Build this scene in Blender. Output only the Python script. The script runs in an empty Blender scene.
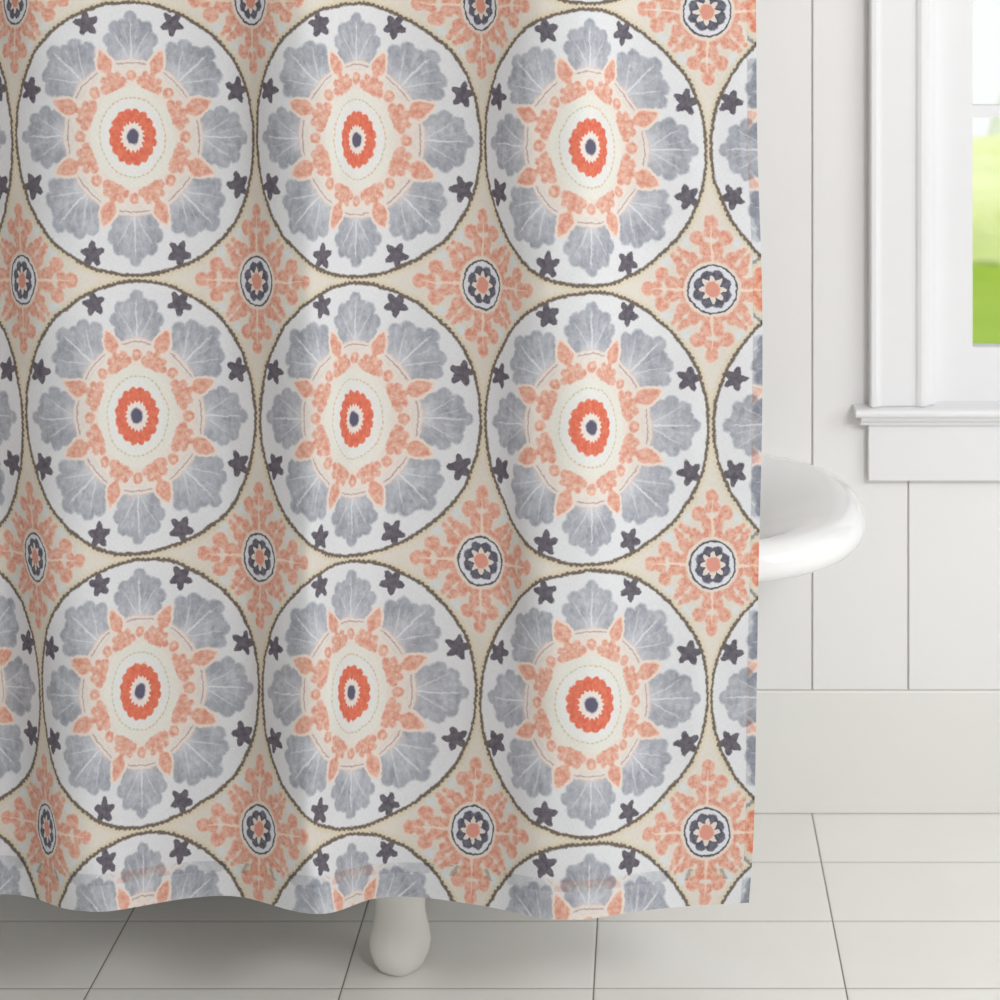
import bpy, bmesh, math, random
from mathutils import Vector
random.seed(4)
PI = math.pi
SC = bpy.context.scene
COL = SC.collection

# ---------------------------------------------------------------- camera constants (metres)
F = 1811.0           # focal length in px for a 1000 px frame
CH = 1.45            # camera height
CD = 3.111           # camera distance to the back wall (wall plane is y = 0)
VX, VY = 649.0, -31.0

def s2l(c):
    c = c / 255.0
    return c / 12.92 if c <= 0.04045 else ((c + 0.055) / 1.055) ** 2.4
def rgb(r, g, b): return (s2l(r), s2l(g), s2l(b), 1.0)

# ---------------------------------------------------------------- object helpers
def link(name, me, mat=None, parent=None, smooth=False):
    o = bpy.data.objects.new(name, me); COL.objects.link(o)
    if mat is not None: me.materials.append(mat)
    if smooth:
        for p in me.polygons: p.use_smooth = True
    if parent is not None: o.parent = parent
    return o
def from_bm(name, bm, mat=None, parent=None, smooth=False):
    bmesh.ops.recalc_face_normals(bm, faces=bm.faces)
    me = bpy.data.meshes.new(name); bm.to_mesh(me); bm.free()
    return link(name, me, mat, parent, smooth)
def box(bm, x0, x1, y0, y1, z0, z1):
    v = [bm.verts.new((x, y, z)) for z in (z0, z1) for y in (y0, y1) for x in (x0, x1)]
    for f in ((0,1,3,2),(4,5,7,6),(0,1,5,4),(2,3,7,6),(0,2,6,4),(1,3,7,5)):
        bm.faces.new([v[i] for i in f])
def bevel(o, w=0.003, n=3):
    m = o.modifiers.new('bevel', 'BEVEL'); m.width = w; m.segments = n; m.limit_method = 'ANGLE'
    m.angle_limit = math.radians(40)
    for p in o.data.polygons: p.use_smooth = True
    m2 = o.modifiers.new('wn', 'WEIGHTED_NORMAL')
    return o
def empty(name, loc=(0,0,0)):
    o = bpy.data.objects.new(name, None); COL.objects.link(o); o.location = loc
    o.empty_display_size = 0.05
    return o
def tag(o, label=None, cat=None, group=None, kind=None):
    if label: o['label'] = label
    if cat: o['category'] = cat
    if group: o['group'] = group
    if kind: o['kind'] = kind
    return o
def extrude_profile(bm, prof, a, b, axis):
    """prof: closed list of 2D points; axis 'x': points are (y,z) swept along x; 'z': points are (x,y) swept along z"""
    def P(t, p): return (t, p[0], p[1]) if axis == 'x' else (p[0], p[1], t)
    A = [bm.verts.new(P(a, p)) for p in prof]; B = [bm.verts.new(P(b, p)) for p in prof]
    n = len(prof)
    for i in range(n):
        bm.faces.new((A[i], A[(i+1) % n], B[(i+1) % n], B[i]))
    bm.faces.new(A); bm.faces.new(list(reversed(B)))

# ---------------------------------------------------------------- node helper language
class NB:
    def __init__(s, tree): s.t = tree; s.n = tree.nodes; s.l = tree.links
    def _in(s, sock, v):
        if isinstance(v, bpy.types.NodeSocket): s.l.new(v, sock)
        else: sock.default_value = v
    def m(s, op, a, b=None, c=None, clamp=False):
        n = s.n.new('ShaderNodeMath'); n.operation = op; n.use_clamp = clamp
        s._in(n.inputs[0], a)
        if b is not None: s._in(n.inputs[1], b)
        if c is not None: s._in(n.inputs[2], c)
        return n.outputs[0]
    def add(s, a, b): return s.m('ADD', a, b)
    def sub(s, a, b): return s.m('SUBTRACT', a, b)
    def mul(s, a, b): return s.m('MULTIPLY', a, b)
    def mad(s, a, b, c): return s.m('MULTIPLY_ADD', a, b, c)
    def mn(s, a, b): return s.m('MINIMUM', a, b)
    def mx(s, a, b): return s.m('MAXIMUM', a, b)
    def smn(s, a, b, k=0.012): return s.m('SMOOTH_MIN', a, b, k)
    def abs(s, a): return s.m('ABSOLUTE', a)
    def vec(s, x, y, z=0.0):
        n = s.n.new('ShaderNodeCombineXYZ')
        for i, v in enumerate((x, y, z)): s._in(n.inputs[i], v)
        return n.outputs[0]
    def sep(s, v):
        n = s.n.new('ShaderNodeSeparateXYZ'); s.l.new(v, n.inputs[0]); return n.outputs
    def vm(s, op, a, b=None):
        n = s.n.new('ShaderNodeVectorMath'); n.operation = op
        s._in(n.inputs[0], a)
        if b is not None: s._in(n.inputs[1], b)
        return n.outputs['Value'] if op in ('LENGTH', 'DISTANCE', 'DOT_PRODUCT') else n.outputs['Vector']
    def circ(s, v, cx, cy, r): return s.sub(s.vm('DISTANCE', v, (cx, cy, 0.0)), r)
    def mask(s, sd, w=0.0035):
        w = w*1.35      # 1 where sd < 0
        n = s.n.new('ShaderNodeMapRange'); n.interpolation_type = 'SMOOTHSTEP'
        s._in(n.inputs['Value'], sd)
        n.inputs['From Min'].default_value = -w; n.inputs['From Max'].default_value = w
        n.inputs['To Min'].default_value = 1.0; n.inputs['To Max'].default_value = 0.0
        return n.outputs[0]
    def ramp(s, v, a, b, c=0.0, d=1.0):
        n = s.n.new('ShaderNodeMapRange'); s._in(n.inputs['Value'], v)
        for k, q in (('From Min', a), ('From Max', b), ('To Min', c), ('To Max', d)): n.inputs[k].default_value = q
        return n.outputs[0]
    def mix(s, f, a, b, mode='MIX'):
        n = s.n.new('ShaderNodeMix'); n.data_type = 'RGBA'; n.blend_type = mode
        s._in(n.inputs[0], f); s._in(n.inputs[6], a); s._in(n.inputs[7], b)
        return n.outputs[2]
    def noise(s, v, scale, detail=2.0, rough=0.5, out='Fac'):
        n = s.n.new('ShaderNodeTexNoise'); s.l.new(v, n.inputs['Vector'])
        n.inputs['Scale'].default_value = scale; n.inputs['Detail'].default_value = detail
        n.inputs['Roughness'].default_value = rough
        return n.outputs[out]

def new_mat(name):
    m = bpy.data.materials.new(name); m.use_nodes = True
    t = m.node_tree; t.nodes.clear()
    return m, NB(t)
def principled(b, color, rough=0.5, spec=0.5, normal=None, coat=0.0):
    p = b.n.new('ShaderNodeBsdfPrincipled')
    b._in(p.inputs['Base Color'], color); b._in(p.inputs['Roughness'], rough)
    p.inputs['Specular IOR Level'].default_value = spec
    p.inputs['Coat Weight'].default_value = coat
    p.inputs['Coat Roughness'].default_value = 0.05
    if normal is not None: b.l.new(normal, p.inputs['Normal'])
    return p.outputs[0]
def out(b, sh):
    o = b.n.new('ShaderNodeOutputMaterial'); b.l.new(sh, o.inputs[0])
def bump(b, h, strength=0.2, dist=0.001):
    n = b.n.new('ShaderNodeBump'); n.inputs['Strength'].default_value = strength
    n.inputs['Distance'].default_value = dist; b.l.new(h, n.inputs['Height']); return n.outputs[0]
def objco(b):
    n = b.n.new('ShaderNodeNewGeometry'); return n.outputs['Position']

def paint_mat(name, col, rough=0.45, var=0.02):
    m, b = new_mat(name); P = objco(b)
    f = b.noise(P, 2.5, 3.0)
    c2 = tuple(x * (1 - var * 2) for x in col[:3]) + (1,)
    c = b.mix(f, col, c2)
    st = b.noise(b.vm('MULTIPLY', P, (300.0, 300.0, 12.0)), 1.0, 2.0)
    out(b, principled(b, c, rough, 0.4, bump(b, st, 0.08, 0.0005)))
    return m

# ---------------------------------------------------------------- curtain print
def pattern_group():
    g = bpy.data.node_groups.new('medallion_print', 'ShaderNodeTree')
    g.interface.new_socket('UV', in_out='INPUT', socket_type='NodeSocketVector')
    g.interface.new_socket('Color', in_out='OUTPUT', socket_type='NodeSocketColor')
    b = NB(g)
    gi = g.nodes.new('NodeGroupInput'); go = g.nodes.new('NodeGroupOutput')
    uv = gi.outputs[0]
    # hand-printed wobble
    w1 = b.vm('SUBTRACT', b.noise(uv, 14.0, 1.0, out='Color'), (0.5, 0.5, 0.5))
    w2 = b.vm('SUBTRACT', b.noise(uv, 70.0, 1.0, out='Color'), (0.5, 0.5, 0.5))
    uvw = b.vm('ADD', b.vm('ADD', uv, b.vm('MULTIPLY', w1, (0.014, 0.014, 0.0))), b.vm('MULTIPLY', w2, (0.011, 0.011, 0.0)))
    S = b.sep(uvw)
    p = b.sub(b.m('FRACT', b.add(S[0], 0.5)), 0.5)
    q = b.mul(b.sub(b.m('FRACT', b.add(S[1], 0.5)), 0.5), -1.0)
    r = b.vm('LENGTH', b.vec(p, q))
    th = b.m('ARCTAN2', q, p)
    def fold(off):
        a = b.sub(b.m('FRACT', b.add(b.mul(b.sub(th, off), 4 / PI), 0.5)), 0.5)
        return b.mul(a, PI / 4)
    ta = fold(0.0); tb = fold(PI / 8)
    par = b.m('FLOOR', b.add(b.mul(th, 4 / PI), 0.5))
    diag = b.mul(b.m('FRACT', b.mul(par, 0.5)), 2.0)
    xa = b.mul(r, b.m('COSINE', ta)); ya = b.abs(b.mul(r, b.m('SINE', ta)))
    xb = b.mul(r, b.m('COSINE', tb)); yb = b.mul(r, b.m('SINE', tb)); yba = b.abs(yb)
    # tone noises
    blot = b.noise(uv, 9.0, 3.0, 0.6)
    fine = b.noise(uv, 45.0, 3.0, 0.65)
    WHITE = rgb(233, 234, 237); BEIGE = rgb(230, 225, 216); CREAM = rgb(240, 236, 224)
    G1 = rgb(204, 207, 214); G2 = rgb(160, 163, 174)
    DARK = rgb(124, 119, 128); DARK2 = rgb(98, 93, 104)
    P1 = rgb(238, 196, 177); P2 = rgb(225, 155, 134); RED = rgb(224, 112, 94); RED2 = rgb(236, 140, 110)
    BROWN = rgb(122, 110, 100); OCH = rgb(224, 209, 172)
    pink = b.mix(b.ramp(fine, 0.38, 0.62), P1, P2)
    brush = b.noise(b.vm('MULTIPLY', uv, (38.0, 14.0, 1.0)), 1.0, 3.0, 0.6)
    grey = b.mix(b.ramp(b.add(b.mul(blot, 0.35), b.add(b.mul(fine, 0.3), b.mul(brush, 0.35))), 0.40, 0.60), G1, G2)
    dark = b.mix(b.ramp(fine, 0.35, 0.65), DARK, DARK2)
    # --- ground between circles
    col = b.mix(b.ramp(blot, 0.35, 0.65, 0, 0.5), BEIGE, rgb(230, 221, 209))
    # --- corner diamond ornament
    ap = b.sub(0.5, b.abs(p)); aq = b.sub(0.5, b.abs(q))
    R2 = b.vm('LENGTH', b.vec(ap, aq))
    X = b.mx(ap, aq); Y = b.mn(ap, aq); V2 = b.vec(X, Y)
    t2 = b.m('ARCTAN2', Y, X)
    blo = b.mask(b.circ(V2, 0.172, 0.100, 0.021), 0.009)
    col = b.mix(b.mul(blo, 0.95), col, rgb(226, 230, 232))
    sd = b.add(b.sub(R2, 0.125), b.mul(b.m('COSINE', b.mul(t2, 16.0)), 0.005))
    for cx, cy, cr in ((0.243, 0.0, 0.026), (0.205, 0.012, 0.018), (0.186, 0.053, 0.027), (0.165, 0.030, 0.014), (0.145, 0.018, 0.026),
                       (0.142, 0.122, 0.010), (0.126, 0.102, 0.017), (0.110, 0.072, 0.023)):
        sd = b.smn(sd, b.circ(V2, cx, cy, cr), 0.010)
    col = b.mix(b.mask(b.sub(sd, 0.006), 0.004), col, rgb(236, 226, 214))
    col = b.mix(b.mul(b.mask(sd, 0.004), 0.97), col, pink)
    vein = b.mul(b.mask(b.sub(Y, b.ramp(X, 0.10, 0.235, 0.0065, 0.001)), 0.002), b.mask(b.sub(b.abs(b.sub(X, 0.165)), 0.068), 0.004))
    col = b.mix(b.mul(vein, 0.85), col, rgb(246, 228, 212))
    slash = b.mask(b.sub(b.abs(b.sub(Y, b.mul(b.sub(X, 0.11), 0.75))), 0.002), 0.002)
    slash = b.mul(slash, b.mask(b.sub(b.abs(b.sub(X, 0.15)), 0.035), 0.004))
    col = b.mix(b.mul(slash, 0.45), col, rgb(246, 214, 196))
    col = b.mix(b.mask(b.sub(R2, 0.103)), col, rgb(238, 226, 214))
    col = b.mix(b.mask(b.sub(R2, 0.091), 0.002), col, rgb(90, 90, 100))
    col = b.mix(b.mask(b.sub(R2, 0.084), 0.002), col, rgb(232, 234, 240))
    c4 = b.abs(b.m('COSINE', b.mul(t2, 4.0)))
    fl = b.sub(R2, b.mad(b.sub(1.0, c4), -0.010, 0.075))
    fl2 = b.sub(R2, b.mad(b.sub(1.0, c4), 0.0, 0.071))
    lob = b.abs(b.m('SINE', b.mul(t2, 4.0)))
    fl3 = b.sub(R2, b.mad(lob, 0.011, 0.061))
    col = b.mix(b.mask(fl3, 0.003), col, b.mix(b.ramp(fine, 0.35, 0.65), rgb(126, 125, 138), rgb(90, 90, 104)))
    col = b.mix(b.mask(b.sub(R2, b.mad(b.m('COSINE', b.mul(t2, 8.0)), 0.010, 0.041)), 0.002), col, rgb(238, 228, 218))
    col = b.mix(b.mask(b.sub(R2, 0.028), 0.003), col, rgb(230, 165, 148))
    # --- big circle
    jag = b.mul(b.sub(b.noise(uv, 120.0, 1.0), 0.5), 0.004)
    rj = b.add(r, jag)
    dash = b.ramp(b.m('SINE', b.mul(th, 150.0)), -0.4, 0.6)
    och = b.mul(b.mask(b.sub(r, 0.508), 0.008), b.ramp(dash, 0, 1, 0.3, 0.75))
    col = b.mix(och, col, OCH)
    dashj = b.mul(b.m('SINE', b.mul(th, 150.0)), 0.0022)
    col = b.mix(b.mask(b.sub(b.add(rj, dashj), 0.4955), 0.0030), col, BROWN)
    inner = b.mask(b.sub(rj, 0.4825), 0.0028)
    medal = b.mix(b.ramp(blot, 0.4, 0.6, 0, 0.25), WHITE, rgb(226, 228, 232))
    # leaves
    ys = b.m('DIVIDE', ya, b.mad(diag, 0.17, 1.0))
    VA = b.vec(b.add(xa, b.mul(diag, 0.004)), ys)
    sd = b.circ(VA, 0.432, 0.0, 0.025)
    for cx, cy, cr in ((0.402, 0.028, 0.026), (0.392, 0.062, 0.027), (0.350, 0.085, 0.027), (0.312, 0.066, 0.030),
                       (0.36, 0.03, 0.052), (0.295, 0.030, 0.044), (0.27, 0.0, 0.035)):
        sd = b.smn(sd, b.circ(VA, cx, cy, cr), 0.006)
    lm = b.mask(sd, 0.0045)
    edge = b.ramp(sd, -0.03, 0.0, 0.0, 0.35)
    lcol = b.mix(edge, grey, G2)
    # light heart of leaf
    vsl = None
    for slope, start, end, wd, wt in ((0.0, 0.25, 0.425, 0.0062, 0.95), (0.62, 0.268, 0.385, 0.0050, 0.7), (0.27, 0.285, 0.405, 0.0025, 0.45), (1.25, 0.270, 0.335, 0.003, 0.45)):
        d = b.abs(b.sub(ys, b.mul(b.sub(xa, start), slope))) if slope else ys
        tp = b.ramp(xa, start, end, wd * math.sqrt(1 + slope * slope), 0.0004)
        mk = b.mul(b.mask(b.sub(d, tp), 0.003), b.mask(b.sub(b.abs(b.sub(xa, (start + end) / 2)), (end - start) / 2), 0.006))
        mk = b.mul(mk, wt)
        vsl = mk if vsl is None else b.mx(vsl, mk)
    base = b.mul(b.ramp(xa, 0.27, 0.355, 0.8, 0.0), b.ramp(ys, 0.0, 0.06, 1.0, 0.15))
    lcol = b.mix(b.mx(vsl, base), lcol, rgb(232, 234, 238))
    medal = b.mix(lm, medal, lcol)
    # stars
    sx = b.sub(xb, 0.445); srr = b.vm('LENGTH', b.vec(sx, yb)); sph = b.m('ARCTAN2', yb, sx)
    star = b.sub(srr, b.mad(b.m('COSINE', b.mul(b.add(sph, 0.25), 5.0)), 0.0105, 0.0385))
    medal = b.mix(b.mask(star, 0.003), medal, dark)
    # cream arc band
    medal = b.mix(b.mul(b.mask(b.sub(b.abs(b.sub(r, 0.266)), 0.015), 0.003), 0.9), medal, rgb(238, 230, 222))
    medal = b.mix(b.mul(b.mask(b.sub(b.abs(b.sub(r, 0.284)), 0.0022), 0.002), b.mul(b.sub(1.0, b.mask(b.sub(yba, 0.055), 0.01)), 0.45)), medal, rgb(246, 200, 180))
    arcw = b.mask(b.sub(b.abs(b.sub(r, 0.268)), 0.0022), 0.0018)
    medal = b.mix(b.mul(arcw, b.mul(b.sub(1.0, b.mask(b.sub(yba, 0.042), 0.005)), 0.8)), medal, rgb(188, 150, 150))
    # pink inner wreath
    medal = b.mix(b.mask(b.sub(r, 0.250), 0.003), medal, rgb(239, 229, 220))
    VBB = b.vec(xb, yba)
    VAA = b.vec(xa, ya)
    bud = b.circ(VBB, 0.281, 0.0, 0.030)
    for cx, cr in ((0.303, 0.022), (0.320, 0.012), (0.333, 0.003), (0.258, 0.014)):
        bud = b.smn(bud, b.circ(VBB, cx, 0.0, cr), 0.008)
    medal = b.mix(b.mask(b.sub(bud, 0.010), 0.003), medal, rgb(243, 228, 217))
    wre = b.circ(VBB, 0.209, 0.0, 0.033)
    for cx, cy, cr in ((0.227, 0.032, 0.014), (0.199, 0.043, 0.016), (0.240, 0.0, 0.012), (0.192, 0.018, 0.018)):
        wre = b.smn(wre, b.circ(VBB, cx, cy, cr), 0.006)
    wre = b.mn(wre, b.circ(VAA, 0.220, 0.0, 0.021))
    wre = b.mn(wre, bud)
    medal = b.mix(b.mul(b.mask(wre, 0.0035), 0.95), medal, pink)
    medal = b.mix(b.mul(b.mask(b.circ(VAA, 0.224, 0.0, 0.007), 0.004), 0.7), medal, rgb(246, 222, 204))
    medal = b.mix(b.mul(b.mask(b.circ(VBB, 0.222, 0.020, 0.005), 0.004), 0.7), medal, rgb(246, 226, 206))
    # ivory disc and dotted ring
    medal = b.mix(b.mask(b.sub(r, 0.180), 0.003), medal, b.mix(b.mask(b.sub(r, 0.142), 0.003), rgb(236, 234, 226), rgb(236, 236, 233)))
    dots = b.mul(b.mask(b.sub(b.abs(b.sub(r, 0.143)), 0.0028), 0.002), b.ramp(b.m('SINE', b.mul(th, 44.0)), -0.5, 0.5, 0.25, 1.0))
    hue = b.ramp(b.noise(uv, 10.0, 0.0), 0.4, 0.6)
    medal = b.mix(b.mul(dots, 0.75), medal, b.mix(hue, rgb(186, 200, 158), rgb(222, 176, 130)))
    # flower
    l8 = b.abs(b.m('SINE', b.mul(th, 8.0)))
    l9 = b.abs(b.m('SINE', b.mul(th, 9.0)))
    redc = b.mix(b.ramp(fine, 0.35, 0.65), RED, RED2)
    medal = b.mix(b.mask(b.sub(r, b.mad(l8, 0.009, 0.096)), 0.003), medal, redc)
    medal = b.mix(b.mask(b.sub(r, b.mad(l9, -0.010, 0.058)), 0.003), medal, rgb(240, 232, 226))
    medal = b.mix(b.mask(b.sub(r, 0.0285), 0.004), medal, rgb(104, 102, 124))
    col = b.mix(inner, col, medal)
    b.l.new(col, go.inputs[0])
    return g

def curtain_material():
    g = pattern_group()
    m, b = new_mat('printed_linen')
    u = b.n.new('ShaderNodeUVMap'); u.uv_map = 'print'; uv = u.outputs[0]
    def pat(v):
        n = b.n.new('ShaderNodeGroup'); n.node_tree = g; b.l.new(v, n.inputs[0]); return n.outputs[0]
    col = pat(uv)
    S = b.sep(uv); U, V = S[0], S[1]
    # double cloth of the side hem: the mirrored print of the turned-back layer shows through
    edgeu = EDGE_U
    side = b.mask(b.sub(edgeu - 0.038, U), 0.0015)
    low = b.mask(b.sub(b.abs(b.sub(V, HEM_V - 0.112)), 0.020), 0.0015)
    mU = b.add(U, b.mul(side, b.sub(edgeu * 2, b.mul(U, 2.0))))
    lowonly = b.sub(1.0, side)
    mV = b.add(V, b.mul(lowonly, b.sub((HEM_V - 0.055) * 2, b.mul(V, 2.0))))
    und = b.mix(1.0, pat(b.vec(mU, mV)), (1.18, 1.18, 1.15, 1), 'MULTIPLY')
    hem = b.mx(b.mul(side, 0.7), b.mul(low, 0.5))
    col = b.mix(hem, col, und, 'MULTIPLY')
    # woven linen
    wv = b.noise(b.vm('MULTIPLY', uv, (420.0, 60.0, 1.0)), 1.0, 2.0)
    wh = b.noise(b.vm('MULTIPLY', uv, (60.0, 420.0, 1.0)), 1.0, 2.0)
    wsum = b.add(wv, wh)
    col = b.mix(0.55, col, b.mix(b.ramp(wsum, 0.75, 1.25), (0.80, 0.80, 0.80, 1), (1.0, 1.0, 1.0, 1)), 'MULTIPLY')
    nrm = bump(b, wsum, 0.12, 0.0006)
    p = b.n.new('ShaderNodeBsdfPrincipled'); b.l.new(col, p.inputs['Base Color'])
    p.inputs['Roughness'].default_value = 0.85; p.inputs['Specular IOR Level'].default_value = 0.15
    b.l.new(nrm, p.inputs['Normal'])
    tr = b.n.new('ShaderNodeBsdfTranslucent'); b.l.new(col, tr.inputs['Color'])
    mx = b.n.new('ShaderNodeMixShader'); mx.inputs[0].default_value = 0.18
    b.l.new(p.outputs[0], mx.inputs[1]); b.l.new(tr.outputs[0], mx.inputs[2])
    out(b, mx.outputs[0])
    return m

# ---------------------------------------------------------------- curtain surface
EDGE_U = 3.69; HEM_V = 3.765
def pchip(xs, ys):
    n = len(xs); h = [xs[i+1]-xs[i] for i in range(n-1)]; d = [(ys[i+1]-ys[i])/h[i] for i in range(n-1)]
    m = [d[0]] + [0.0]*(n-2) + [d[-1]]
    for i in range(1, n-1):
        if d[i-1]*d[i] > 0:
            w1 = 2*h[i]+h[i-1]; w2 = h[i]+2*h[i-1]
            m[i] = (w1+w2)/(w1/d[i-1]+w2/d[i])
    def f(x):
        if x <= xs[0]: return ys[0]+m[0]*(x-xs[0])
        if x >= xs[-1]: return ys[-1]+m[-1]*(x-xs[-1])
        i = 0
        while xs[i+1] < x: i += 1
        t = (x-xs[i])/h[i]; t2 = t*t; t3 = t2*t
        return (2*t3-3*t2+1)*ys[i]+(t3-2*t2+t)*h[i]*m[i]+(-2*t3+3*t2)*ys[i+1]+(t3-t2)*h[i]*m[i+1]
    return f
def smoothf(f, w):
    def g(x): return (f(x-w)+2*f(x-w/2)+2*f(x)+2*f(x+w/2)+f(x+w))/8.0
    return g
OFF = (-.455, -.268, -.181, -.104, 0, .104, .181, .268, .455)
def crow(cols, bounds, c4, edge):
    k = {}
    for c, xs in cols.items():
        for o, x in zip(OFF, xs): k[c+o] = x
    k.update(bounds); k[3.545] = c4; k[EDGE_U] = edge
    k[-0.5] = bounds[.5]-225
    k = sorted(k.items()); return [a for a, _ in k], [v for _, v in k]
XR = []   # (V, knots_u, knots_x)
XR.append((0.5, [-.5, .41, .5, .59, .77, 1, 1.23, 1.41, 1.5, 1.59, 1.77, 2, 2.23, 2.41, 2.5, 2.59, 2.77, 3, 3.23, 3.41, 3.5, 3.59, EDGE_U],
           [-215, 4.5, 15, 26, 69, 130, 187, 235.5, 250.7, 264.5, 304, 356, 410, 464.5, 480.5, 496, 530, 590, 636, 682.5, 707, 731.7, 756]))
XR.append((1.0,) + crow({1: (22.5,67,91,109,132.6,156,174.5,199,248), 2: (262,302,326,342,356,376,395,421,474),
           3: (491,526,550,568.7,591.2,607.5,621,645,698.7)}, {.5: 14.5, 1.5: 255.5, 2.5: 483.7, 3.5: 707.7}, 719.5, 757.5))
XR.append((1.5, [-.5, .41, .5, .59, .77, 1, 1.23, 1.41, 1.5, 1.59, 1.77, 2, 2.23, 2.41, 2.5, 2.59, 2.77, 3, 3.23, 3.41, 3.5, 3.59, EDGE_U],
           [-210, 11.7, 22, 35, 78, 136, 195, 240.7, 257, 272, 310, 355.5, 412, 463, 483, 500, 532.5, 592, 641, 687.5, 712.5, 737.5, 762]))
XR.append((2.0,) + crow({1: (32.5,77,100,115,137,158.7,178,202,247.5), 2: (267,303.7,325.7,340,353.2,373.7,392.5,418.2,473.7),
           3: (492.5,527,550.7,568,592.5,609.5,623,648,701)}, {.5: 24.7, 1.5: 258.3, 2.5: 483, 3.5: 710}, 722.5, 762))
XR.append((2.5, [-.5, .41, .5, .59, .77, 1, 1.23, 1.41, 1.5, 1.59, 1.77, 2, 2.23, 2.41, 2.5, 2.59, 2.77, 3, 3.23, 3.41, 3.5, 3.59, EDGE_U],
           [-200, 25.7, 35, 45.5, 85.7, 139, 197, 244.5, 259.5, 274.5, 309, 351, 408.7, 458, 481, 503, 530.5, 592, 644.5, 689.5, 713, 735.5, 758.7]))
XR.append((3.0,) + crow({1: (46,82,105,119.5,140.5,160.7,178,203,253.7), 2: (267.5,303,325.7,338.2,350.7,370,387.5,411.5,469.5),
           3: (488,527,545.5,565,592,614,627.5,646,701)}, {.5: 41.5, 1.5: 261, 2.5: 478, 3.5: 709}, 719, 756.5))
XR.append((3.5, [-.5, .23, .41, .5, .59, .77, 1, 1.23, 1.41, 1.5, 1.59, 1.77, 2, 2.23, 2.41, 2.5, 2.59, 2.77, 3, 3.23, 3.41, 3.5, 3.59, EDGE_U],
           [-185, 1, 38.7, 47, 55, 92, 142.5, 196, 242.5, 259, 275, 308.7, 351, 402.5, 451.7, 473, 494, 528.7, 590.5, 642, 683.7, 706.7, 730.5, 753.7]))
XR.append((HEM_V, [-.5, .23, .46, .5, .54, .87, 1, 1.13, 1.44, 1.5, 1.55, 1.87, 2, 2.12, 2.43, 2.5, 2.55, 2.88, 3, 3.11, 3.44, 3.5, 3.55, EDGE_U],
           [-180, -5, 44, 49, 54, 121, 144, 166, 246, 259, 269, 337.5, 353, 371, 453, 471, 482, 559, 588, 616, 690, 705, 717, 749]))
YR = []
YR.append((0.5, [-.5, .5, 1, 1.5, 2, 2.5, 3, 3.5, EDGE_U], [0, 0, -1, 1, 0, 6, 6, 12.5, 11]))
YR.append((1.0, [-.5, .545, 1, 1.5, 2, 2.455, 2.545, 3, 3.5, EDGE_U], [137, 137, 136.5, 137.2, 139.5, 141.5, 144, 147, 149.5, 149.5]))
YR.append((1.5, [-.5, .5, .77, 1, 1.23, 1.5, 1.77, 2, 2.23, 2.5, 2.77, 3, 3.23, 3.5, EDGE_U],
           [280, 280, 280, 277.7, 278.7, 281.2, 282.5, 279.2, 281, 285, 291, 289.5, 288.7, 290, 289.5]))
YR.append((2.0, [-.5, .4, .6, 1, 1.4, 1.6, 2, 2.4, 2.6, 3, 3.4, EDGE_U], [416, 415, 418.7, 416, 415.5, 418.5, 418.7, 418.7, 422.5, 428, 425.3, 425]))
YR.append((2.5, [-.5, .23, .5, .77, 1, 1.23, 1.5, 1.77, 2, 2.23, 2.5, 2.77, 3, 3.23, 3.5, EDGE_U],
           [557, 550, 557.5, 562, 556, 553, 557.5, 564, 558, 557, 561, 568.7, 568.7, 563, 565, 565]))
YR.append((3.0, [-.5, .4, .6, 1, 1.4, 1.6, 2, 2.4, 2.6, 3, 3.4, EDGE_U], [690, 686, 696, 691, 686, 695, 693, 691.5, 698, 705, 698, 697]))
YR.append((3.5, [-.5, .23, .5, .77, 1, 1.23, 1.5, 1.77, 2, 2.23, 2.5, 2.77, 3, 3.23, 3.5, EDGE_U],
           [824, 816, 829, 838, 830, 824, 829, 839, 831, 827, 830, 838, 842, 834, 832, 832]))
HEMX = [-180, -120, -60, 0, 37, 50, 75, 100, 125, 150, 175, 200, 225, 250, 275, 300, 320, 337, 350, 362, 375, 400, 425, 450, 475, 500, 525, 550, 575, 600, 625, 650, 675, 725, 752]
HEMY = [900, 911, 905, 894, 898, 904.5, 910.5, 912, 909, 904.5, 900, 897, 895.5, 898.5, 906, 912.5, 914.5, 911.5, 907, 901.5, 898, 896.5, 897.5, 901, 904.5, 909, 915, 919.5, 920, 917.5, 913, 910, 907, 904, 902.5]
hemf = pchip(HEMX, HEMY)
xrows = [(v, pchip(a, c)) for v, a, c in XR]
YR.append((HEM_V, None, None))
def vinterp(rows, vals, v):
    """Catmull-Rom over the rows"""
    n = len(rows)
    if v <= rows[0]: return vals[0]
    i = 0
    while i < n-2 and rows[i+1] < v: i += 1
    h = rows[i+1]-rows[i]; t = (v-rows[i])/h
    def tan(k):
        if k == 0: return (vals[1]-vals[0])/(rows[1]-rows[0])
        if k == n-1: return (vals[-1]-vals[-2])/(rows[-1]-rows[-2])
        return (vals[k+1]-vals[k-1])/(rows[k+1]-rows[k-1])
    m0, m1 = tan(i), tan(i+1); t2 = t*t; t3 = t2*t
    return (2*t3-3*t2+1)*vals[i]+(t3-2*t2+t)*h*m0+(-2*t3+3*t2)*vals[i+1]+(t3-t2)*h*m1
HEM_Z = 0.236
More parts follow.
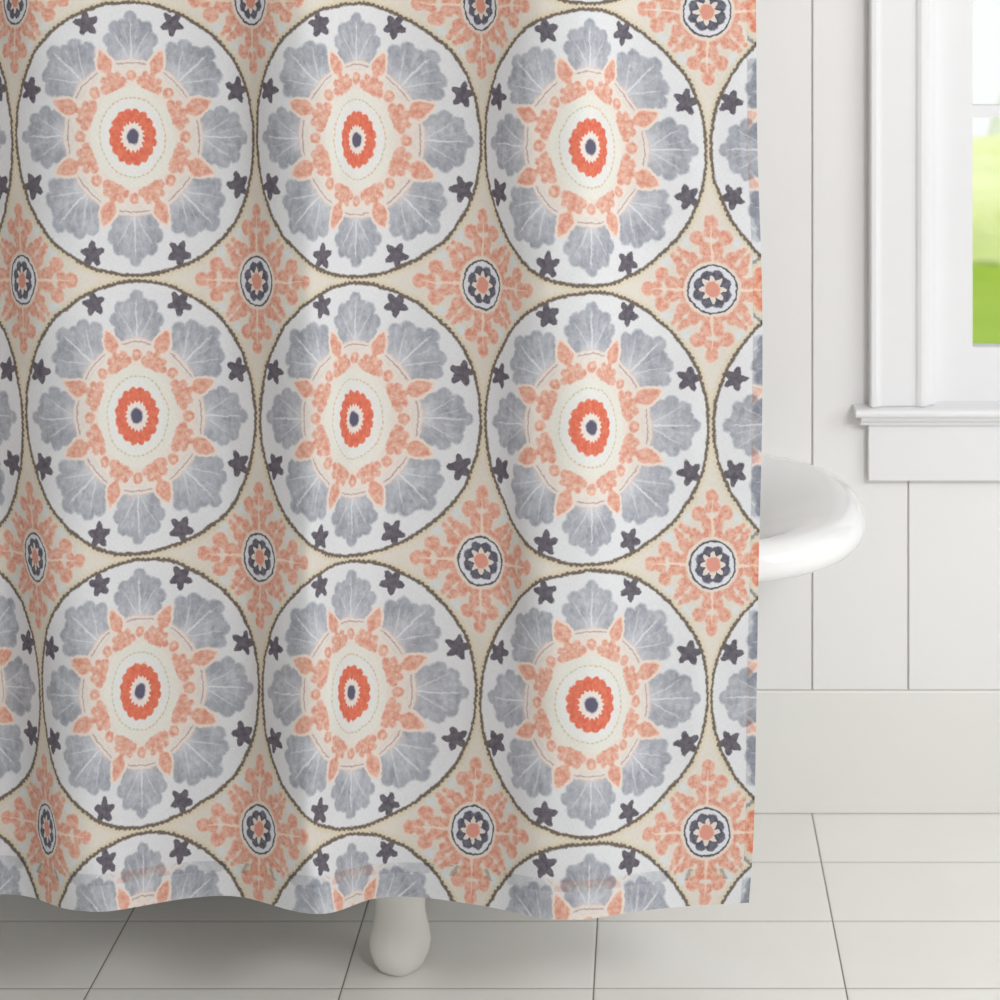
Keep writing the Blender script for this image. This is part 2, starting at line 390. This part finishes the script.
def make_curtain(mat):
    NU = 430
    vs = [HEM_V - 0.0125*i for i in range(int((HEM_V+1.4)/0.0125)+1)]
    us = [-0.5+(EDGE_U+0.5)*i/NU for i in range(NU+1)]
    vrx = [r[0] for r in XR]
    yf = [pchip(a, c) for v, a, c in YR[:-1]]
    vry = [r[0] for r in YR]
    cols = []
    for u in us:
        xv = [smoothf(f, 0.05)(u) if 0.0 < u < EDGE_U-0.06 else f(u) for _, f in xrows]
        xh = xv[-1]
        yv = [smoothf(f, 0.12)(u) if u < EDGE_U-0.13 else f(u) for f in yf]+[smoothf(hemf, 12)(xh)]
        cols.append((xv, yv))
    # fold depth per column (distance from the camera): the hem hangs level, so its drop in view gives the depth
    dep = [(CH-HEM_Z)*F/(c[1][-1]-VY) for c in cols]
    # sharper slopes where the cloth is seen turned away
    extra = [[0.0]*(NU+1) for _ in vrx]
    for k in range(len(vrx)):
        acc = 0.0; e = []
        for i in range(NU+1):
            if i:
                dx = (cols[i][0][k]-cols[i-1][0][k])/(us[i]-us[i-1])/262.0
                c = min(max(dx, 0.4), 1.0)
                sg = (dep[min(NU, i+6)]-dep[max(0, i-7)])/0.006
                sg = max(-1.0, min(1.0, sg))
                acc += math.sqrt(1/(c*c)-1)*sg*(us[i]-us[i-1])*0.34
            e.append(acc)
        W = 55
        for i in range(NU+1):
            a0, a1 = max(0, i-W), min(NU, i+W)
            seg = e[a0:a1+1]; extra[k][i] = 0.42*(e[i]-sum(seg)/len(seg))
    verts = []; uvs = []
    for v in vs:
        for i, u in enumerate(us):
            xv, yv = cols[i]
            vc = max(v, 0.5)
            px = vinterp(vrx, xv, vc)
            ex = vinterp(vrx, [extra[k][i] for k in range(len(vrx))], vc)
            t = (HEM_V-v)/HEM_V
            amp = 1.0-0.30*min(1.0, t*1.3)
            D = 2.345+(dep[i]-2.345)*amp+ex
            if v >= 0.5: py = vinterp(vry, yv, v)
            else: py = yv[0]-(0.5-v)*277.0
            verts.append(((px-VX)*D/F, D-CD, CH-(py-VY)*D/F)); uvs.append((u, v))
    n = NU+1; faces = []
    for j in range(len(vs)-1):
        for i in range(NU):
            a = j*n+i; faces.append((a, a+1, a+n+1, a+n))
    def piece(name, keep, parent=None, th=0.0012):
        fs = [f for f in faces if keep(uvs[f[0]], uvs[f[2]])]
        idx = sorted({i for f in fs for i in f}); mp = {a: k for k, a in enumerate(idx)}
        me = bpy.data.meshes.new(name)
        me.from_pydata([verts[i] for i in idx], [], [[mp[i] for i in f] for f in fs]); me.update()
        lay = me.uv_layers.new(name='print')
        for lp in me.loops: lay.data[lp.index].uv = uvs[idx[lp.vertex_index]]
        o = link(name, me, mat, parent, True)
        sub = o.modifiers.new('thickness', 'SOLIDIFY'); sub.thickness = th; sub.offset = -1; sub.use_rim = False
        return o
    eu, ev = EDGE_U-0.0385, HEM_V-0.1345
    side = lambda a, c: (a[0]+c[0])/2 > eu
    low = lambda a, c: (a[1]+c[1])/2 > ev
    o = piece('shower_curtain', lambda a, c: not side(a, c) and not low(a, c))
    piece('side_hem', side, o)
    piece('bottom_hem', lambda a, c: low(a, c) and not side(a, c), o)
    return o

# ---------------------------------------------------------------- materials
WALL = paint_mat('wall_paint', rgb(236, 235, 234), 0.5)
TRIM = paint_mat('trim_paint', rgb(233, 233, 235), 0.38)
CAULK = paint_mat('groove_paint', rgb(200, 196, 188), 0.7)

def floor_mat():
    m, b = new_mat('glazed_floor_tile'); P = objco(b); S = b.sep(P)
    W, L = 0.3582, 0.182
    tx = b.m('DIVIDE', b.add(S[0], 0.0785+40*W), W); ty = b.m('DIVIDE', b.add(S[1], (CD-2.94)+40*L), L)
    fx = b.mul(b.sub(0.5, b.abs(b.sub(b.m('FRACT', tx), 0.5))), W)
    fy = b.mul(b.sub(0.5, b.abs(b.sub(b.m('FRACT', ty), 0.5))), L)
    gx = b.mask(b.sub(fx, 0.0011), 0.0006); gy = b.mask(b.sub(fy, 0.0011), 0.0006)
    g = b.mx(gx, b.mul(gy, 0.7))
    cell = b.vec(b.m('FLOOR', tx), b.m('FLOOR', ty))
    wn = b.n.new('ShaderNodeTexWhiteNoise'); b.l.new(cell, wn.inputs[0])
    tone = b.mix(b.mul(wn.outputs[0], 0.5), rgb(238, 237, 233), rgb(233, 231, 226))
    tone = b.mix(b.ramp(b.noise(P, 6.0, 3.0), 0.4, 0.7, 0, 0.3), tone, rgb(230, 227, 219))
    col = b.mix(g, tone, rgb(112, 106, 96))
    ht = b.add(b.mask(b.sub(b.mn(fx, fy), 0.003), 0.002), 0.0)
    und = b.noise(P, 22.0, 2.0)
    nrm = bump(b, b.add(b.mul(ht, -1.0), b.mul(und, 0.10)), 0.35, 0.0015)
    rough = b.mix(g, (0.14, 0.14, 0.14, 1), (0.8, 0.8, 0.8, 1))
    out(b, principled(b, col, rough, 0.55, nrm))
    return m
def enamel_mat(name='white_enamel', col=rgb(240, 240, 240), rough=0.12):
    m, b = new_mat(name); P = objco(b)
    f = b.noise(P, 5.0, 2.0)
    und = b.noise(P, 26.0, 2.0)
    out(b, principled(b, b.mix(f, col, tuple(c*0.97 for c in col[:3])+(1,)), rough, 0.6, bump(b, und, 0.06, 0.002), 0.3))
    return m
def glass_mat():
    m, b = new_mat('window_glass'); P = objco(b)
    gl = b.n.new('ShaderNodeBsdfGlossy'); gl.inputs['Roughness'].default_value = 0.02
    tr = b.n.new('ShaderNodeBsdfTransparent')
    fr = b.n.new('ShaderNodeFresnel'); fr.inputs[0].default_value = 1.45
    tint = b.mix(b.noise(P, 3.0, 1.0), (0.97, 0.985, 0.98, 1), (0.99, 1, 0.99, 1)); b.l.new(tint, tr.inputs[0])
    mx = b.n.new('ShaderNodeMixShader'); b.l.new(fr.outputs[0], mx.inputs[0])
    b.l.new(tr.outputs[0], mx.inputs[1]); b.l.new(gl.outputs[0], mx.inputs[2]); out(b, mx.outputs[0])
    return m
def plant_mat(name, c1, c2, scale):
    m, b = new_mat(name); P = objco(b)
    f = b.ramp(b.noise(P, scale, 4.0, 0.7), 0.35, 0.65)
    out(b, principled(b, b.mix(f, c1, c2), 0.8, 0.2, bump(b, f, 0.5, 0.02)))
    return m

ENAMEL = enamel_mat(); FOOTM = enamel_mat('painted_iron', rgb(232, 230, 224), 0.3)

# ---------------------------------------------------------------- the room
XL, XRT, YF, ZC = -2.2, 2.4, -5.2, 2.6
bm = bmesh.new(); box(bm, XL, XRT, YF, 0.02, -0.05, 0.0)
tag(from_bm('floor', bm, floor_mat()), kind='structure')

BASE_H = 0.2110
WX0, WX1, WZ0, WZ1 = 0.468, 1.50, 0.700, 2.10        # window opening
GR = 0.165; G0 = 0.2802
bm = bmesh.new()
box(bm, XL, WX0, 0.006, 0.10, 0, ZC); box(bm, WX1, XRT, 0.006, 0.10, 0, ZC)
box(bm, WX0, WX1, 0.006, 0.10, 0, WZ0); box(bm, WX0, WX1, 0.006, 0.10, WZ1, ZC)
nback = len(bm.faces)
k0 = math.floor((XL-G0)/GR)-1
def board(x0, x1, z0, z1):
    if x1-x0 < 0.005: return
    e = 0.0011; c = 0.0012
    # board with small chamfers along its long edges
    prof = [(x0+e, 0.0059), (x0+e, c), (x0+e+c, 0.0), (x1-e-c, 0.0), (x1-e, c), (x1-e, 0.0059)]
    extrude_profile(bm, prof, z0, z1, 'z')
k = k0
while G0+k*GR < XRT:
    a, b_ = max(XL, G0+k*GR), min(XRT, G0+(k+1)*GR)
    if b_ > XL:
        if b_ <= WX0 or a >= WX1: board(a, b_, BASE_H+0.0012, ZC)
        else:
            board(a, b_, BASE_H+0.0012, WZ0); board(a, b_, WZ1, ZC)
            if a < WX0: board(a, WX0, WZ0, WZ1)
            if b_ > WX1: board(WX1, b_, WZ0, WZ1)
    k += 1
wb = from_bm('wall_back', bm, CAULK); wb.data.materials.append(WALL)
for pgn in wb.data.polygons:
    if pgn.index >= nback: pgn.material_index = 1
tag(wb, kind='structure')

bm = bmesh.new()
extrude_profile(bm, [(0.006, 0.0013), (-0.003, 0.0013), (-0.003, BASE_H-0.003), (-0.0015, BASE_H-0.0005), (0.006, BASE_H)], XL, XRT, 'x')
tag(from_bm('baseboard_back', bm, paint_mat('baseboard_paint', rgb(232, 231, 227), 0.42)), kind='structure')

bm = bmesh.new(); box(bm, XL-0.1, XL, YF, 0.1, 0, ZC)
tag(from_bm('wall_left', bm, WALL), kind='structure')
bm = bmesh.new(); box(bm, XL-0.1, XRT, YF, 0.1, ZC, ZC+0.08)
tag(from_bm('ceiling', bm, WALL), kind='structure')

# ---- window
win = empty('window_1', (WX0, 0, WZ0)); tag(win, kind='structure')
def wpart(name, bm, mat, bev=0.0, smooth=False):
    for v in bm.verts: v.co -= Vector((WX0, 0, WZ0))
    o = from_bm(name, bm, mat, win, smooth)
    if bev: bevel(o, bev)
    return o
CX0 = 0.3765; CX1 = 0.4905
def casing_prof(flip=False):
    # moulded board: outer bead, flat, inner bead
    p = [(0.0, 0.0), (0.0, -0.026), (0.0025, -0.029), (0.010, -0.029), (0.0135, -0.026), (0.0165, -0.0225), (0.020, -0.0215),
         (0.072, -0.0190), (0.078, -0.0195), (0.082, -0.0225), (0.088, -0.0245), (0.095, -0.0235), (0.100, -0.018), (0.104, -0.012), (0.114, -0.010), (0.114, 0.0)]
    return p
bm = bmesh.new(); extrude_profile(bm, [(CX0+x, y) for x, y in casing_prof()], 0.704, WZ1+0.02, 'z')
wpart('side_casing', bm, TRIM)
bm = bmesh.new(); extrude_profile(bm, [(WX1+WX0-CX0-x, y) for x, y in casing_prof()], 0.704, WZ1+0.02, 'z')
wpart('side_casing', bm, TRIM)
bm = bmesh.new(); box(bm, CX0-0.01, WX1+WX0-CX0+0.01, -0.032, 0.0, WZ1+0.02, WZ1+0.14); wpart('head_casing', bm, TRIM, 0.004)
# stool with rounded nose and cove underneath
bm = bmesh.new()
SX0 = 0.3505; SX1 = WX1+WX0-SX0
prof = [(0.055, 0.7035), (-0.040, 0.7030), (-0.0445, 0.7010), (-0.0465, 0.6970), (-0.0460, 0.6930), (-0.043, 0.6895), (-0.039, 0.6885),
        (0.0, 0.6885), (0.0, 0.694), (0.055, 0.694)]
extrude_profile(bm, prof, SX0, SX1, 'x')
wpart('window_stool', bm, TRIM, 0.0)
bm = bmesh.new()
prof = [(0.0, 0.6885), (-0.0385, 0.6885), (-0.0385, 0.6855), (-0.036, 0.682), (-0.031, 0.6795), (-0.0275, 0.6765), (-0.0275, 0.6735), (0.0, 0.6735)]
extrude_profile(bm, prof, SX0+0.010, SX1-0.010, 'x'); wpart('bed_moulding', bm, TRIM)
bm = bmesh.new(); box(bm, CX0-0.002, WX1+WX0-CX0+0.002, -0.019, 0.0, 0.5755, 0.6735); wpart('apron', bm, TRIM, 0.002)
# jambs and sashes
bm = bmesh.new(); box(bm, WX0-0.001, WX0+0.0225, -0.001, 0.10, WZ0, WZ1); wpart('jamb', bm, TRIM, 0.001)
bm = bmesh.new(); box(bm, WX1-0.022, WX1+0.001, -0.001, 0.10, WZ0, WZ1); wpart('jamb', bm, TRIM, 0.001)
bm = bmesh.new(); box(bm, WX0, WX1, -0.001, 0.10, WZ1-0.022, WZ1); wpart('jamb', bm, TRIM, 0.001)
bm = bmesh.new(); box(bm, WX0, WX1, 0.04, 0.13, WZ0-0.03, WZ0+0.006); wpart('outer_sill', bm, TRIM, 0.001)
GX0, GX1, GZ0, GZ1 = 0.5590, 1.395, 0.796, 1.40     # glass of the lower sash
SY0, SY1 = 0.018, 0.052
def sash(z0, z1, gz0, gz1, y0, y1, mz):
    bm = bmesh.new()
    box(bm, WX0+0.0225, GX0, y0, y1, z0, z1); box(bm, GX1, WX1-0.022, y0, y1, z0, z1)
    box(bm, GX0, GX1, y0, y1, z0, gz0); box(bm, GX0, GX1, y0, y1, gz1, z1)
    s = wpart('sash', bm, TRIM)
    ym = (y0+y1)/2
    bm = bmesh.new()
    # glazing bead and muntins
    mw = 0.0105
    xs = [GX0+(GX1-GX0)*i/3 for i in (1, 2)]
    for x in xs: box(bm, x-mw, x+mw, y0+0.006, y1-0.004, gz0, gz1)
    xa = [GX0]+xs+[GX1]
    for a, c in zip(xa[:-1], xa[1:]):
        box(bm, a+(mw if a != GX0 else 0), c-(mw if c != GX1 else 0), y0+0.006, y1-0.004, mz-mw, mz+mw)
    for v in bm.verts: v.co -= Vector((WX0, 0, WZ0))
    mu = from_bm('muntins', bm, TRIM, s)
    bm = bmesh.new(); box(bm, GX0-0.002, GX1+0.002, ym-0.002, ym+0.002, gz0-0.002, gz1+0.002)
    for v in bm.verts: v.co -= Vector((WX0, 0, WZ0))
    from_bm('pane', bm, GLASS, s)
GLASS = glass_mat()
sash(0.7034, 1.44, GZ0, GZ1, SY0, SY1, 1.2035)
sash(1.40, 2.078, 1.44, 2.03, 0.056, 0.088, 1.74)

# ---------------------------------------------------------------- bathtub
def make_tub():
    root = empty('clawfoot_bathtub', (-0.57, 2.7985-CD, 0.0))
    tag(root, 'white roll-top clawfoot bathtub standing behind the patterned curtain', 'bathtub')
    x_r, x_l, b_ = 0.331, -1.47, 0.287
    xc, yc = -0.57, 2.7985-CD
    # profile: (inward offset, z), outside from the belly over the rolled rim and down the inside
    # (inward offset of the long sides, inward offset of the sloping ends, z)
    DZ = 0.013
    prof = [(0.26, 0.50, 0.150), (0.20, 0.47, 0.152), (0.15, 0.44, 0.165), (0.118, 0.41, 0.20), (0.098, 0.37, 0.26), (0.082, 0.31, 0.36),
            (0.070, 0.26, 0.46), (0.062, 0.22, 0.53), (0.056, 0.19, 0.560), (0.048, 0.15, 0.574), (0.040, 0.09, 0.580), (0.030, 0.040, 0.577), (0.018, 0.018, 0.573),
            (0.008, 0.008, 0.577), (0.001, 0.001, 0.589), (0.0, 0.0, 0.602), (0.005, 0.005, 0.615), (0.016, 0.016, 0.625), (0.028, 0.030, 0.628),
            (0.040, 0.048, 0.626), (0.050, 0.070, 0.621), (0.058, 0.095, 0.613), (0.065, 0.130, 0.600), (0.070, 0.175, 0.578), (0.076, 0.215, 0.545),
            (0.086, 0.260, 0.48), (0.098, 0.320, 0.38), (0.118, 0.39, 0.28), (0.145, 0.44, 0.215), (0.18, 0.48, 0.185), (0.22, 0.50, 0.176), (0.27, 0.53, 0.174)]
    N = 72; angs = []
    for i in range(N+1): angs.append(-PI/2+PI*i/N)
    for i in range(N+1): angs.append(PI/2+PI*i/N)
    bm = bmesh.new(); rings = []
    EA = 0.30
    for off, offx, z in prof:
        z = z+DZ if z > 0.5 else z
        ring = []
        eb = max(b_-off, 0.004)
        for j, a in enumerate(angs):
            right = j <= N
            sg = 1 if right else -1
            tip = (x_r-offx) if right else (x_l+offx)
            ea = min(EA, eb*1.05)
            cx = tip-sg*ea
            cs, sn = math.cos(a), math.sin(a); e = 2/2.35
            X = cx+ea*math.copysign(abs(cs)**e, cs); Y = eb*math.copysign(abs(sn)**e, sn)
            ring.append(bm.verts.new((X-xc, Y, z)))
        rings.append(ring)
    for r0, r1 in zip(rings[:-1], rings[1:]):
        n = len(r0)
        for i in range(n): bm.faces.new((r0[i], r0[(i+1) % n], r1[(i+1) % n], r1[i]))
    bm.faces.new(rings[0]); bm.faces.new(rings[-1])
    body = from_bm('tub_body', bm, ENAMEL, root, True)
    s = body.modifiers.new('sub', 'SUBSURF'); s.levels = 1; s.render_levels = 1
    # feet : turned ball foot with waisted neck
    fprof = [(0.0, 0.0), (0.026, 0.0), (0.0315, 0.004), (0.0375, 0.013), (0.0425, 0.026), (0.0445, 0.040), (0.0425, 0.055), (0.0385, 0.070),
             (0.0360, 0.084), (0.0362, 0.098), (0.0385, 0.110), (0.045, 0.124), (0.055, 0.140), (0.062, 0.160), (0.060, 0.185), (0.0, 0.19)]
    for fx, fy in ((-0.3620, 2.633-CD), (-1.15, 2.633-CD), (-0.3575, 2.93-CD), (-1.15, 2.93-CD)):
        bm = bmesh.new(); M = 40; rings = []
        sg = -1 if fy < yc else 1
        for rr, z in fprof:
            t = max(0.0, (z-0.05)/0.14)
            lean = -sg*0.020*t*t
            if rr == 0: rings.append([bm.verts.new((fx-xc, fy-yc+lean, z))])
            else:
                ring = []
                for i in range(M):
                    a = 2*PI*i/M
                    # knuckled toe lobes at the base, fading upward
                    k = 1+0.022*math.cos(5*a+0.4)*max(0.0, 1-z/0.06)
                    ring.append(bm.verts.new((fx-xc+rr*k*math.cos(a), fy-yc+lean+rr*k*math.sin(a), z)))
                rings.append(ring)
        for r0, r1 in zip(rings[:-1], rings[1:]):
            for i in range(M):
                if len(r0) == 1: bm.faces.new((r0[0], r1[(i+1) % M], r1[i]))
                elif len(r1) == 1: bm.faces.new((r0[i], r0[(i+1) % M], r1[0]))
                else: bm.faces.new((r0[i], r0[(i+1) % M], r1[(i+1) % M], r1[i]))
        from_bm('foot', bm, FOOTM, root, True)
    return root
make_tub()

# ---------------------------------------------------------------- curtain
cur = make_curtain(curtain_material())
tag(cur, 'linen shower curtain printed with grey and coral medallions, hanging before the tub', 'shower curtain')

# ---------------------------------------------------------------- garden outside
ZG = -0.45
bm = bmesh.new(); box(bm, -14, 30, 0.6, 8.9, ZG-0.1, ZG)
tag(from_bm('lawn', bm, plant_mat('lawn_grass', rgb(158, 186, 48), rgb(144, 175, 38), 1.5)), kind='structure')
bm = bmesh.new(); box(bm, -40, 60, 8.9, 120.0, ZG-0.1, ZG-0.01)
tag(from_bm('terrace', bm, paint_mat('pale_paving', rgb(247, 247, 244), 0.8)), kind='structure')
def bush(name, x, y, r, h, mat, label, seed):
    rnd = random.Random(seed)
    bm = bmesh.new()
    bmesh.ops.create_icosphere(bm, subdivisions=5, radius=1.0)
    ph = [(rnd.uniform(0, 6), rnd.uniform(3, 9), rnd.uniform(3, 9), rnd.uniform(3, 9)) for _ in range(7)]
    for v in bm.verts:
        c = v.co.copy(); d = 0
        for a, fx, fy, fz in ph: d += math.sin(a+fx*c.x+fy*c.y)*math.sin(a*2+fz*c.z+fx*c.y)
        k = 1+0.02*d+rnd.uniform(-0.015, 0.015)
        v.co = Vector((c.x*k*r, c.y*k*r*0.7, max(c.z+0.15, 0.0)/1.15*h*(1+0.02*d)))
    o = from_bm(name, bm, mat, None, True); o.location = (x, y, ZG)
    tag(o, label, 'shrub', None)
    return o
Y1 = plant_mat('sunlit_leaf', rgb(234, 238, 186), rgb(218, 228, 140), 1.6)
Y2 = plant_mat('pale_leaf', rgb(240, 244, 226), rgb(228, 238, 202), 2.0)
bush('garden_shrub', 2.45, 9.2, 1.05, 0.76, Y1, 'yellow-green rounded shrub at the edge of the lawn outside the window', 3)
bush('garden_shrub', 3.75, 12.6, 0.80, 1.45, Y2, 'pale green blurred shrub beyond the lawn, top right through the window', 5)

# ---------------------------------------------------------------- light
w = bpy.data.worlds.new('World'); SC.world = w; w.use_nodes = True
b = NB(w.node_tree); w.node_tree.nodes.clear()
bg = b.n.new('ShaderNodeBackground'); wo = b.n.new('ShaderNodeOutputWorld')
tc = b.n.new('ShaderNodeTexCoord'); zz = b.sep(tc.outputs['Generated'])[2]
b.l.new(b.mix(b.ramp(zz, -0.1, 0.6), (1.0, 0.995, 0.98, 1), (0.93, 0.965, 1.0, 1)), bg.inputs[0])
bg.inputs[1].default_value = 0.80
b.l.new(bg.outputs[0], wo.inputs[0])
def area(name, loc, target, sx, sy, power, col=(1, 1, 1)):
    l = bpy.data.lights.new(name, 'AREA'); l.shape = 'RECTANGLE'; l.size = sx; l.size_y = sy; l.energy = power; l.color = col
    o = bpy.data.objects.new(name, l); COL.objects.link(o); o.location = loc
    o.rotation_euler = (Vector(target)-Vector(loc)).to_track_quat('-Z', 'Y').to_euler()
    return o
area('daylight_right', (2.3, -1.8, 1.8), (0.2, -0.3, 0.5), 1.2, 1.4, 22, (1.0, 0.995, 0.985))
area('daylight_front', (1.4, -3.35, 2.5), (0.1, -0.6, 0.3), 0.8, 0.7, 78, (1.0, 1.0, 1.0))
sun = bpy.data.lights.new('sun', 'SUN'); sun.energy = 2.6; sun.angle = math.radians(2)
so = bpy.data.objects.new('sun', sun); COL.objects.link(so)
so.location = (0, -6, 8); so.rotation_euler = Vector((0.0, 0.5, -0.87)).to_track_quat('-Z', 'Y').to_euler()
# ---------------------------------------------------------------- camera
cam = bpy.data.cameras.new('Camera'); co = bpy.data.objects.new('Camera', cam); COL.objects.link(co)
co.location = (0, -CD, CH); co.rotation_euler = (PI/2, 0, 0)
cam.sensor_width = 36; cam.sensor_fit = 'HORIZONTAL'; cam.lens = F/1000*36
cam.shift_x = (500-VX)/1000.0; cam.shift_y = -(500-VY)/1000.0
cam.clip_start = 0.05; cam.clip_end = 200
cam.dof.use_dof = True; cam.dof.focus_distance = 2.45; cam.dof.aperture_fstop = 5.6
SC.camera = co
SC.view_settings.view_transform = 'Standard'; SC.view_settings.look = 'None'
SC.view_settings.exposure = -0.30; SC.view_settings.gamma = 1.0; SC.view_settings.use_curve_mapping = False
